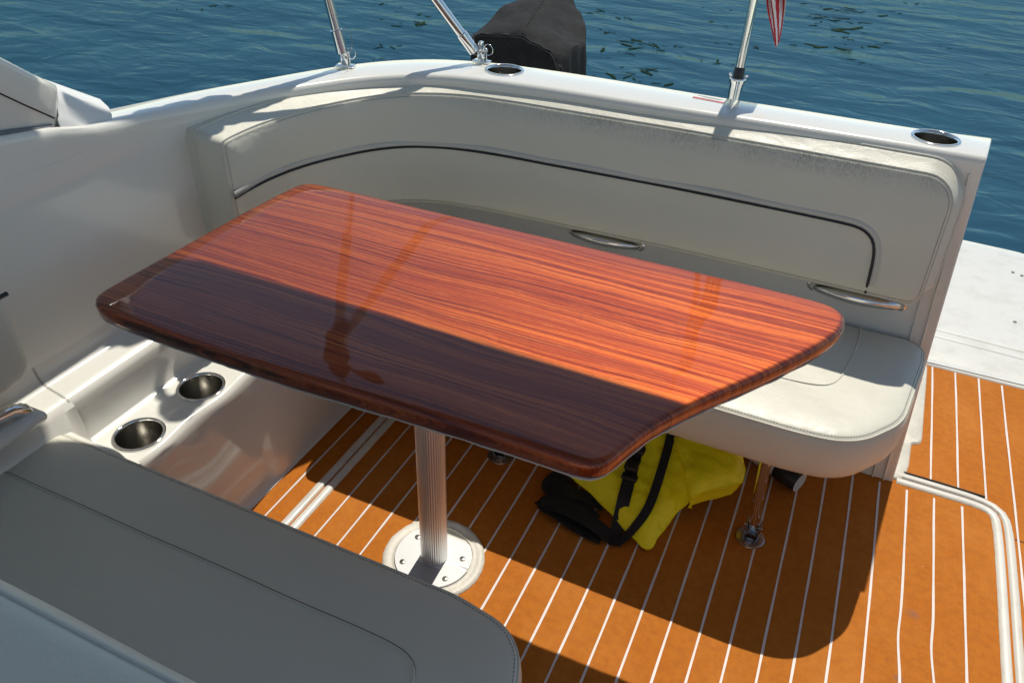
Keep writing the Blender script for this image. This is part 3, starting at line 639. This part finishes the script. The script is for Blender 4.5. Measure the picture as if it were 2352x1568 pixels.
# ------------------------------------------------------------------ table
tab = thing("cockpit_table", "glossy reddish rosewood table on a fluted aluminium pedestal", "table", (-.592, .995, 0))
Tl = smooth_path([(-1.052, 1.240), (-1.062, 1.06), (-1.064, .90), (-1.068, .755), (-1.064, .722), (-1.040, .704), (-.99, .697), (-.862, .694), (-.661, .694), (-.507, .703), (-.315, .711), (-.232, .711), (-.192, .712), (-.170, .728), (-.158, .765), (-.141, .816), (-.113, .873), (-.072, .939), (-.022, 1.013), (.030, 1.099), (.066, 1.168), (.081, 1.215), (.079, 1.250), (.060, 1.272), (.025, 1.281), (-.108, 1.282), (-.354, 1.279), (-.627, 1.274), (-.881, 1.271), (-.985, 1.272), (-1.035, 1.266)], .012, True, 2)
prof = [(-.0125, .0000), (-.0085, -.0005), (-.0048, -.0019), (-.0020, -.0044), (-.0004, -.0080), (0, -.012), (-.0002, -.017), (-.0008, -.0225), (-.002, -.0265)]
N = normals2(Tl); inner_l = Tl + N * prof[0][0]
V, F, D = fill(inner_l, .05); g = G(); g.add([(p[0], p[1], .70) for p in V], F)
g.add(*loft([[(p[0], p[1], .70 + z) for p in Tl + N * o_] for o_, z in prof], True)); V, F, D = fill(Tl + N * prof[-1][0], 0); 
top = g.out("tabletop", WOOD, tab, 45)
rr = np.random.default_rng(3).normal(0, .0006, len(Tl)); rr = (rr + np.roll(rr, 1) + np.roll(rr, 2)) / 1.5
g = G(); v_e = []
for o_, z in ((-.004, -.0262), (-.0010, -.0266), (-.0006, -.0285), (-.004, -.0300), (-.10, -.0300)): v_e.append([(p[0] + n[0] * (o_ + r * (o_ > -.05)), p[1] + n[1] * (o_ + r * (o_ > -.05)), .70 + z) for p, n, r in zip(Tl, N, rr)])
g.add(*loft(v_e, True)); V, F, D = fill(Tl - N * .10, 0); g.add([(p[0], p[1], .670) for p in V], F); g.out("underside_edge", simple("pale_cut_edge", (.60, .50, .42), .6, 0, 80, .5, .001, var=.3), top, 30)
PX, PY = -.590, .992
n = 216; rows = []
for z in (.0092, .045, .2, .4, .60, .665):
    row = []
    for k in range(n):
        a = 2 * PI * k / n; r = .0292 + .00135 * (abs(math.sin(a * 18)) ** .8 - .6)
        row.append((PX + r * math.cos(a), PY + r * math.sin(a), z))
    rows.append(row)
g = G(); g.add(*loft(rows, True, True)); g.out("pedestal", ALU, tab, 25)
g = G(); g.add(*lathe([(.0001, .666), (.03, .666), (.075, .664), (.08, .660), (.04, .645), (.031, .62), (.0312, .60)], (PX, PY, 0), 36)); g.out("top_socket", ALU, tab, 40)
ring = thing("pedestal_ring", "pale caulked ring and white screwed plate set in the teak under the table leg", "base plate", (PX, PY, 0))
g = G(); k = 72; jit = [1 + .004 * rng.normal() for _ in range(k)]
rows = []
for r, z in ((.1140, .0006), (.1125, .0042), (.106, .0066), (.098, .0056), (.094, .0040), (.090, .0052), (.0875, .0062), (.0868, .0008)):
    rows.append([(PX - .002 + r * (jit[i] if r > .11 else 1) * math.cos(2 * PI * i / k), PY + r * (jit[i] if r > .11 else 1) * math.sin(2 * PI * i / k), z) for i in range(k)])
g.add(*loft(rows, True)); g.add([(x, y, .0022) for x, y in circ((PX - .002, PY), .0880, 64)], [tuple(range(64))]); g.out("sealant_ring", SEALANT, ring, 50)
loopP = circ((PX - .002, PY), .0855, 64); loopP = np.array([(x, min(y, PY + .064)) for x, y in loopP])
cut = np.array([(x, y) for x, y in loopP]); V, F, D = fill(resample(cut, .008), 0, [circ((PX, PY), .0285, 40)]); g = G(); g.add([(p[0], p[1], .0088) for p in V], F)
g.add(*loft([[(x, y, .0088) for x, y in cut], [(x, y, .001) for x, y in cut]], True)); pl = g.out("plate", PLATE, ring, 30)
g = G(); g.add(*box(PX - .040, PX + .034, PY - .088, PY - .028, .0089, .0094)); g.out("collar_slot", simple("grey_slot", (.50, .51, .52), .4, .4), ring, 40)
for (x, y) in ((PX - .060, PY + .030), (PX + .060, PY + .020), (PX + .051, PY - .044), (PX - .055, PY - .045)):
    s = G(); s.add(*lathe([(.0066, .0089), (.0062, .0104), (.0045, .0112), (.0018, .0112), (.0012, .0098), (.0002, .0096)], (x, y, 0), 20)); s.add(*box(x - .0032, x + .0032, y - .0006, y + .0006, .0110, .0114), 1); s.add(*box(x - .0006, x + .0006, y - .0032, y + .0032, .0110, .0115), 1)
    s.out("screw", [BRUSH, DARKGAP], pl, 40)

# ------------------------------------------------------------------ bimini top with its two struts in view
bim = thing("bimini_top", "folding bimini sunshade on polished steel struts hinged to the stern coaming", "bimini", (-1.05, 1.7, ZC))
rows = []
for y in np.linspace(.42, 1.609, 14):  # unseen canvas, forward part left off so sky light reaches the seats
    ye = lambda x: float(np.interp(x, [-1.65, -1.4, -1.25, -1.15, -1.06, 1.0, 1.4], [1.20, 1.40, 1.50, 1.562, 1.605, 1.607, 1.45]))
    rows.append([(x, .42 + (y - .42) / 1.189 * (ye(x) - .42), 1.95 + .07 * (1 - (x / 1.6) ** 2) * (1 if y < 1.4 else max(0, (1.609 - y) / .209))) for x in np.linspace(-1.65, 1.4, 40)])
g = G(); g.add(*loft(rows)); rows2 = [[(p[0], p[1], p[2] - .004) for p in r] for r in rows]; g.add(*loft(rows2)); g.add(*tube([(x, ye(x) - .006, 1.949) for x in np.linspace(-1.65, 1.4, 40)], .011, 10)); g.out("canvas", CANVAS, bim, 60)
def strut(F, D, Lg, hx, ring_side):
    F = Vector(F); D = Vector(D).normalized(); a = F + D * .052
    g = G(); g.add(*tube([a, a + D * (Lg * .5), a + D * Lg], .0118, 22)); s = g.out("strut", CHROME, bim, 50)
    if Lg > .3:
        sv = G(); a0, a1 = (1.03 - F.z) / D.z, (1.43 - F.z) / D.z; m = 26; sv.add(*tube([F + D * (a0 + (a1 - a0) * k / m) for k in range(m + 1)], [.0125 + .0030 * min(1, k / 2) + .0010 * math.sin(k * 1.7) for k in range(m + 1)], 16)); sv.out("added_strut_sleeve", CANVAS, s, 60)  # unseen sleeve, added to thicken the strut's reflection in the tabletop
    f = G(); f.add(*tube([F + D * .030, F + D * .034, F + D * .088, F + D * .090], [.0085, .0142, .0146, .0125], 22)); f.out("end_fitting", CHROME, s, 40)
    h = G(); X = Vector(hx).normalized(); Y = Vector((0, 0, 1)).cross(X)
    Rm = Matrix((X, Y, Vector((0, 0, 1)))).transposed()
    h.add(*rbox(-.023, .023, -.013, .013, 0, .0045, .0018, 2, Rm, F + Vector((0, 0, -.001))))
    for q in (-1, 1): h.add(*rbox(-.008, .010, q * .0085 - .0014, q * .0085 + .0014, .003, .034, .0013, 2, Rm, F))
    h.add(*rbox(-.006, .006, -.0065, .0065, .014, .048, .003, 2, Rm @ Matrix.Rotation(0, 3, 'Y'), F + D * .004))
    p0 = F + Vector((0, 0, .025)); h.add(*tube([p0 - Y * .014, p0 + Y * .017], .0042, 12)); h.add(*lathe([(.0001, .0), (.006, .001), (.0065, .004), (.0001, .006)], tuple(p0 + Y * .015), 14, tuple(Y)))
    h.out("deck_hinge", CHROME, s, 40)
    rg = G(); c = p0 + Y * ring_side * .019 + X * .006; pts = [c + (X * math.cos(t) + Vector((0, 0, 1)) * math.sin(t)) * .0135 + Y * ring_side * .004 for t in np.linspace(0, 2 * PI, 24)]; rg.add(*tube(pts, .0011, 6, False)); rg.out("pull_ring", CHROME, s, 60)
    ly = G(); t0 = F + D * .085 + X * .012
    ly.add(*tube(smooth_path([tuple(t0), tuple(t0 + X * .016 + Vector((0, 0, .012))), tuple(t0 + X * .028 - Vector((0, 0, .02))), tuple(t0 + X * .018 - Vector((0, 0, .05))), tuple(c)], .006, it=3), .0007, 5, False)); ly.out("lanyard", simple("lanyard_wire", (.25, .25, .25), .5), s, 60)
    return a + D * Lg
J = Vector((-1.268, 1.590, 1.412)); f1 = Vector((-1.189, 1.651, .829)); f2 = Vector((-.915, 1.866, .829))
strut(f1, J - f1, 1.06, (.95, .25, 0), 1)
strut(f2, J - f2, (J - f2).length - .052, (1, -.05, 0), 1)
g = G(); g.add(*rbox(-.022, .022, -.020, .020, -.035, .030, .008, 2, None, None) if False else rbox(J.x - .022, J.x + .022, J.y - .020, J.y + .020, J.z - .032, J.z + .028, .008, 2)); g.out("joint_clamp", RUB, bim, 40)
bt = G(); m = 22; D1 = (J - f1).normalized()
bt.add(*tube([J + D1 * (-.09 + .36 * k / m) + Vector((.012 * math.sin(k * .9), .008 * math.cos(k * 1.3), 0)) for k in range(m + 1)], [.012 + .026 * math.sin(PI * min(1, max(0, (k + .5) / (m + 1)))) ** .6 + .006 * math.sin(k * 1.9) for k in range(m + 1)], 16))
Q = Vector((-1.145, 1.55, 1.525)); bt.add(*tube([Q + Vector((.010 * math.sin(k), 0, -.06 + .12 * k / 10)) for k in range(11)], [.008 + .030 * math.sin(PI * (k + .4) / 10.8) ** .6 for k in range(11)], 14))
bt.add(*tube([J + Vector((0, 0, .1)), J + Vector((.06, -.01, .16)), Q + Vector((0, 0, .02))], .012, 8)); bt.out("canvas_boot", simple("boot_canvas", (.05, .05, .055), .8, 0, 60, .5, .004), bim, 60)

# ------------------------------------------------------------------ flagpole, flag
fp = thing("flagpole", "polished flagpole in a metal socket on the outer edge of the transom", "flagpole", (-.276, 1.955, .78))
b0_ = Vector((-.2755, 1.955, .775)); dr = Vector((.000, .10, .99)).normalized()
dr = (Vector((-.2775, 1.982, 1.033)) - Vector((-.2755, 1.955, .80))).normalized()
g = G(); g.add(*tube([b0_ + dr * .10, b0_ + dr * .84], .0108, 22)); g.add(*lathe([(.0108, 0), (.016, .006), (.016, .018), (.0001, .028)], tuple(b0_ + dr * .84), 20, tuple(dr))); pole = g.out("pole", CHROME, fp, 50)
g = G(); g.add(*lathe([(.0125, .080), (.0125, .108), (.0117, .110), (.0108, .110)], tuple(b0_), 24, tuple(dr))); g.out("sleeve", RUB, pole, 50)
g = G(); g.add(*lathe([(.0175, -.04), (.0168, .0), (.0150, .04), (.0165, .070), (.0200, .078), (.0205, .083), (.019, .0855), (.0135, .085)], tuple(b0_), 30, tuple(dr)))
for q in (-1, 1): g.add(*rbox(-.003, .003, -.0012, .0012, -.008, .008, .001, 2, Matrix.Rotation(q * .6, 3, 'Y'), b0_ + dr * .088 + Vector((q * .017, 0, 0))))
g.add(*box(-.31, -.24, 1.925, 1.945, .70, .79)); g.out("socket", CHROME, fp, 40)
# flag: hangs limp in folds from the pole, its lower corner pointing down
RED = simple("flag_red", (.55, .018, .035), .75, 0, 300, .3, .0005, var=.15); WHT = simple("flag_white", (.78, .74, .74), .75, 0, 300, .3, .0005)
NAVY = simple("flag_navy", (.02, .03, .12), .75)
g = G(); nu, nv = 52, 30; A = Vector((-.213, 2.06, .921))
rows = []
for j in range(nv + 1):
    v = j / nv; zc = A.z + v * .62; wd = .0025 + .040 * min(1, v / .16) ** .75 * (1 + .25 * v) + .012 * max(0, v - .3); kf = max(0, min(1, (v - .50) / .16)); wd = wd * (1 - kf) + .030 * kf; xc = (A.x - .026 * min(1, v / .18) - .010 * v) * (1 - kf) + (-.272) * kf
    row = []
    for i in range(nu + 1):
        t = i / nu; fold = .014 * min(1, v * 5 + .05) * math.sin(t * PI * 3.1 + .6 * math.sin(v * 4)) + .004 * math.sin(v * 37 + t * 11)
        row.append((xc + (t - .5) * wd + .004 * math.sin(v * 9) * v, 2.06 + fold + .03 * (t - .5), zc + .018 * (t - .35) ** 2 * (1 - v)))
    rows.append(row)
v, f = loft(rows); g = G(); g.v = v; g.f = f
for k, q in enumerate(f):
    j, i = divmod(k, nu); s = (i / nu * 7 + 1.6 * math.sin(j / nv * 3.0)); g.m.append(0 if int(s) % 2 == 0 else 1)
for k, q in enumerate(f):
    j, i = divmod(k, nu)
    if j > nv * .62 and i < nu * .6: g.m[k] = 2
fl = g.out("flag", [RED, WHT, NAVY], None, 60)
md = fl.modifiers.new("thickness", 'SOLIDIFY'); md.thickness = .0008
fl['label'] = "limp flag with red and white stripes hanging beside its pole"; fl['category'] = "flag"

# ------------------------------------------------------------------ outboard engine under its cover
eng = thing("outboard_motor", "outboard motor under a dark grey fabric cover behind the stern", "outboard motor", (-1.05, 2.6, -.4))
TP = [(-1.205, 2.375, .742), (-1.185, 2.405, .755), (-1.10, 2.42, .757), (-1.043, 2.42, .761), (-.990, 2.40, .751), (-.930, 2.38, .741), (-.872, 2.335, .704), (-.895, 2.62, .718), (-.955, 2.78, .742), (-1.015, 2.88, .757), (-1.10, 2.98, .80), (-1.22, 2.98, .80), (-1.255, 2.75, .775), (-1.225, 2.45, .742)]
TPn = np.array(TP); loop2 = resample(TPn[:, :2], .02)
def zt(x, y):
    d = np.hypot(TPn[:, 0] - x, TPn[:, 1] - y) + .01; ww = 1 / d ** 3; return float((TPn[:, 2] * ww).sum() / ww.sum())
V, F, D = fill(loop2, .03); g = G()
ridge = lambda x, y: .030 * math.exp(-((x + 1.06 + .12 * (y - 2.42)) / .06) ** 2) * min(1, max(0, (y - 2.42) / .2))
g.add([(p[0], p[1], zt(*p) + (.015 * min(1, d / .06) + ridge(*p) + .004 * math.sin(p[0] * 61 + p[1] * 47)) * (d > 1e-4)) for p, d in zip(V, D)], F)
N = normals2(loop2); rows = []; tpar = np.linspace(0, 2 * PI, len(loop2))
for off, dz in ((0, 0), (.004, -.012), (.003, -.05), (.008, -.12), (.006, -.22), (-.004, -.34), (-.02, -.48), (-.03, -.60)):
    rows.append([(p[0] + n_[0] * (off + .010 * math.sin(t * 17 + dz * 9) * min(1, -dz / .15)), p[1] + n_[1] * (off + .010 * math.sin(t * 17 + dz * 9) * min(1, -dz / .15)), zt(*p) + dz) for p, n_, t in zip(loop2, N, tpar)])
g.add(*loft(rows, True)); cv = g.out("fabric_cover", CVR, eng, 50)
g = G(); P = [Vector((p[0], p[1] - .004, zt(p[0], p[1]) - .006)) for p in smooth_path([t[:2] for t in TP[0:7]], .02, it=1)]; g.add(*tube(P, .0028, 6)); g.out("cover_seam", CVR, cv, 60)
be = BVHTree.FromPolygons([v.co[:] for v in cv.data.vertices], [tuple(p.vertices) for p in cv.data.polygons])
g = G(); P = []
for q in np.linspace(0, 1, 24):
    x, y = -1.045 - .10 * q, 2.43 + .5 * q; h = be.ray_cast(Vector((x, y, 2)), Vector((0, 0, -1)))[0]; P.append(Vector((x, y, (h.z if h else .78) + .001)))
g.add(*tube(P, .0026, 6)); g.out("cover_seam", CVR, cv, 60)
g = G(); g.add(*rbox(-1.12, -.98, 2.45, 2.75, -.9, .35, .04)); g.out("midsection", RUB, eng, 50)
g = G(); g.add(*box(-1.35, -.75, 2.0, 2.44, -.25, -.02)); g.out("bracket", GELW, eng, 30)

# ------------------------------------------------------------------ things under the bench
lj = thing("life_jacket", "yellow life jacket with black webbing straps lying under the bench", "life jacket", (-.2, 1.38, 0))
def lobe(pts, name, th, bulge=.020, lab=None):
    """pts: (x, y, z) rim of a stuffed nylon panel"""
    P = np.array(pts); loop = resample(P[:, :2], .009)
    A = np.c_[P[:, :2], np.ones(len(P))]
    def zr(x, y):
        d = np.hypot(P[:, 0] - x, P[:, 1] - y) + .012; ww = 1 / d ** 2.5; return float((P[:, 2] * ww).sum() / ww.sum())
    V, F, D = fill(loop, .012); g = G(); t = np.clip(D / .05, 0, 1); hb = bulge * np.sqrt(1 - (1 - t) ** 2)
    g.add([(p[0], p[1], zr(*p) + h + (.0035 * math.sin(p[0] * 95 + p[1] * 60) + .002 * math.sin(p[1] * 170)) * q) for p, h, q in zip(V, hb, t)], F); N = normals2(loop)
    g.add(*loft([[(p[0], p[1], max(.003, zr(*p) + dz)) for p in loop + N * o_] for o_, dz in ((0, 0), (.0035, -.001), (.0035, -.0035), (.001, -.006), (-.006, -th * .5), (-.016, -th))], True))
    o = g.out(name, YEL, lj, 55)
    return o, zr
main, zr1 = lobe([(-.44, 1.352, .035), (-.37, 1.325, .032), (-.295, 1.287, .028), (-.22, 1.24, .022), (-.172, 1.215, .016), (-.158, 1.219, .02), (-.155, 1.25, .03), (-.128, 1.330, .055), (-.095, 1.385, .075), (-.088, 1.43, .09), (-.12, 1.49, .12), (-.20, 1.54, .16), (-.29, 1.52, .16), (-.37, 1.44, .10)], "front_panel", .035, .034)
up, zr2 = lobe([(-.185, 1.455, .15), (-.135, 1.375, .135), (-.118, 1.335, .118), (-.104, 1.322, .112), (-.092, 1.338, .115), (-.040, 1.392, .112), (-.012, 1.423, .108), (-.014, 1.46, .118), (-.040, 1.50, .15), (-.12, 1.53, .18), (-.18, 1.52, .17)], "side_panel", .06, .022)
def strap(P, wd, name, parent, th=.0022):
    P = [Vector(p) for p in smooth_path(P, .008, it=3)]; rows = []
    for i, p in enumerate(P):
        T = (P[min(i + 1, len(P) - 1)] - P[max(i - 1, 0)]).normalized(); S = T.cross(Vector((0, 0, 1)));
        S = S.normalized() if S.length > .1 else Vector((1, 0, 0)); Nn = S.cross(T).normalized()
        rows.append([p + S * wd / 2 + Nn * th, p + S * wd / 2, p - S * wd / 2, p - S * wd / 2 + Nn * th])
    g = G(); g.add(*loft(rows, True, True)); return g.out(name, BLACK, parent, 30)
bv_ = BVHTree.FromPolygons([v.co[:] for v in main.data.vertices], [tuple(p.vertices) for p in main.data.polygons])
def z1(x, y, e=.005):
    h = bv_.ray_cast(Vector((x, y, 1)), Vector((0, 0, -1)))[0]
    return (x, y, (h.z if h else .004) + .0045)
s1 = strap([(-.272, 1.60, .19), (-.266, 1.56, .19)] + [z1(x, y) for x, y in ((-.262, 1.53), (-.262, 1.48), (-.262, 1.44), (-.262, 1.40), (-.258, 1.36), (-.255, 1.33), (-.252, 1.30), (-.250, 1.28))] + [(-.248, 1.262, .026), (-.246, 1.235, .008), (-.238, 1.20, .006)], .030, "webbing_strap", lj)
s2 = strap([(-.222, 1.61, .20), (-.214, 1.57, .20)] + [z1(x, y) for x, y in ((-.208, 1.535), (-.200, 1.49), (-.196, 1.45), (-.193, 1.41), (-.191, 1.37), (-.190, 1.33), (-.190, 1.29), (-.194, 1.262), (-.204, 1.243))] + [(-.222, 1.222, .010), (-.245, 1.205, .007)], .021, "webbing_strap", lj)
zb = lambda x, y: z1(x, y)[2] + .004
bk_ = G(); by = 1.385; Rb = Matrix.Rotation(math.radians(-4), 3, 'X')
bk_.add(*rbox(-.019, .019, -.012, .012, -.004, .006, .003, 2, Rb, (-.261, 1.405, zb(-.261, 1.405)))); bk_.add(*rbox(-.016, .016, -.034, .012, -.004, .007, .004, 2, Rb, (-.259, 1.375, zb(-.259, 1.375)))); bk_.add(*rbox(-.019, .019, -.010, .010, -.004, .006, .003, 2, Rb, (-.256, 1.340, zb(-.256, 1.340)))); bk_.out("buckle", RUB, s1, 40)
for P_, wd in (([(-.30, 1.30, .012), (-.37, 1.29, .03), (-.41, 1.27, .014), (-.438, 1.24, .006), (-.39, 1.22, .022), (-.33, 1.21, .008), (-.27, 1.205, .006)], .036),
               ([(-.36, 1.35, .02), (-.40, 1.345, .035), (-.438, 1.33, .02), (-.445, 1.29, .012), (-.40, 1.275, .028), (-.36, 1.27, .022), (-.30, 1.245, .014)], .036),
               ([(-.442, 1.255, .004), (-.41, 1.235, .024), (-.36, 1.228, .036), (-.30, 1.222, .028), (-.255, 1.215, .01)], .038)):
    strap(P_, wd, "webbing_strap", lj, .003)
g = G(); g.add(*rbox(-.06, .06, -.022, .022, 0, .028, .008, 2, Matrix.Rotation(-.12, 3, 'Z'), (-.375, 1.245, .003))); g.add(*rbox(-.05, .05, -.02, .02, 0, .026, .008, 2, Matrix.Rotation(-.45, 3, 'Z'), (-.40, 1.305, .003))); g.out("waist_belt", BLACK, lj, 40)

tb = thing("white_tube", "white plastic tube with black taped end lying under the bench", "tube", (.05, 1.58, .03))
a, b = Vector((-.16, 1.715, .032)), Vector((.118, 1.572, .030)); d = (b - a).normalized()
g = G(); g.add(*tube([a, b - d * .062], .0245, 26)); g.out("pipe", WHITEP, tb, 50)
g = G(); g.add(*lathe([(.0253, -.064), (.0262, -.062), (.0262, 0.0), (.0255, .001)], tuple(b), 30, tuple(d))); g.out("black_sleeve", RUB, tb, 50)
g = G(); g.add(*lathe([(.0254, -.001), (.0254, .0012), (.0222, .0012), (.0215, -.01), (.0212, -.05), (.0002, -.05)], tuple(b), 30, tuple(d))); g.out("open_end", WHITEP, tb, 50)
# white door sill trims at the passage
tr = thing("passage_trim", "dirty white trim strip along the floor beside the transom passage", "trim", (.39, 2.0, 0))
lt = np.array([(.330, 1.727), (.36, 1.745), (.368, 1.80), (.372, 1.895), (.394, 1.905), (.398, 1.93), (.402, 2.1), (.407, 2.30), (.34, 2.30), (.30, 1.8)]); lt = resample(rounded(lt, [0, .01, .01, .006, .008, 0, 0, 0, 0, 0], 5), .012)
V, F, D = fill(lt, 0); N = normals2(lt); jt = rng.normal(0, .0007, len(lt))
g = G(); g.add([(p[0], p[1], .006) for p in V], F); g.add(*loft([[(p[0], p[1], z) for p in lt + N * (o_ + jt * (o_ > 0))[:, None] if True] if False else [(q[0], q[1], z) for q in (lt + N * o_)] for o_, z in ((0, .006), (.003, .0035), (.005, .0006))], True)); g.out("strip", SEALANT, tr, 40)
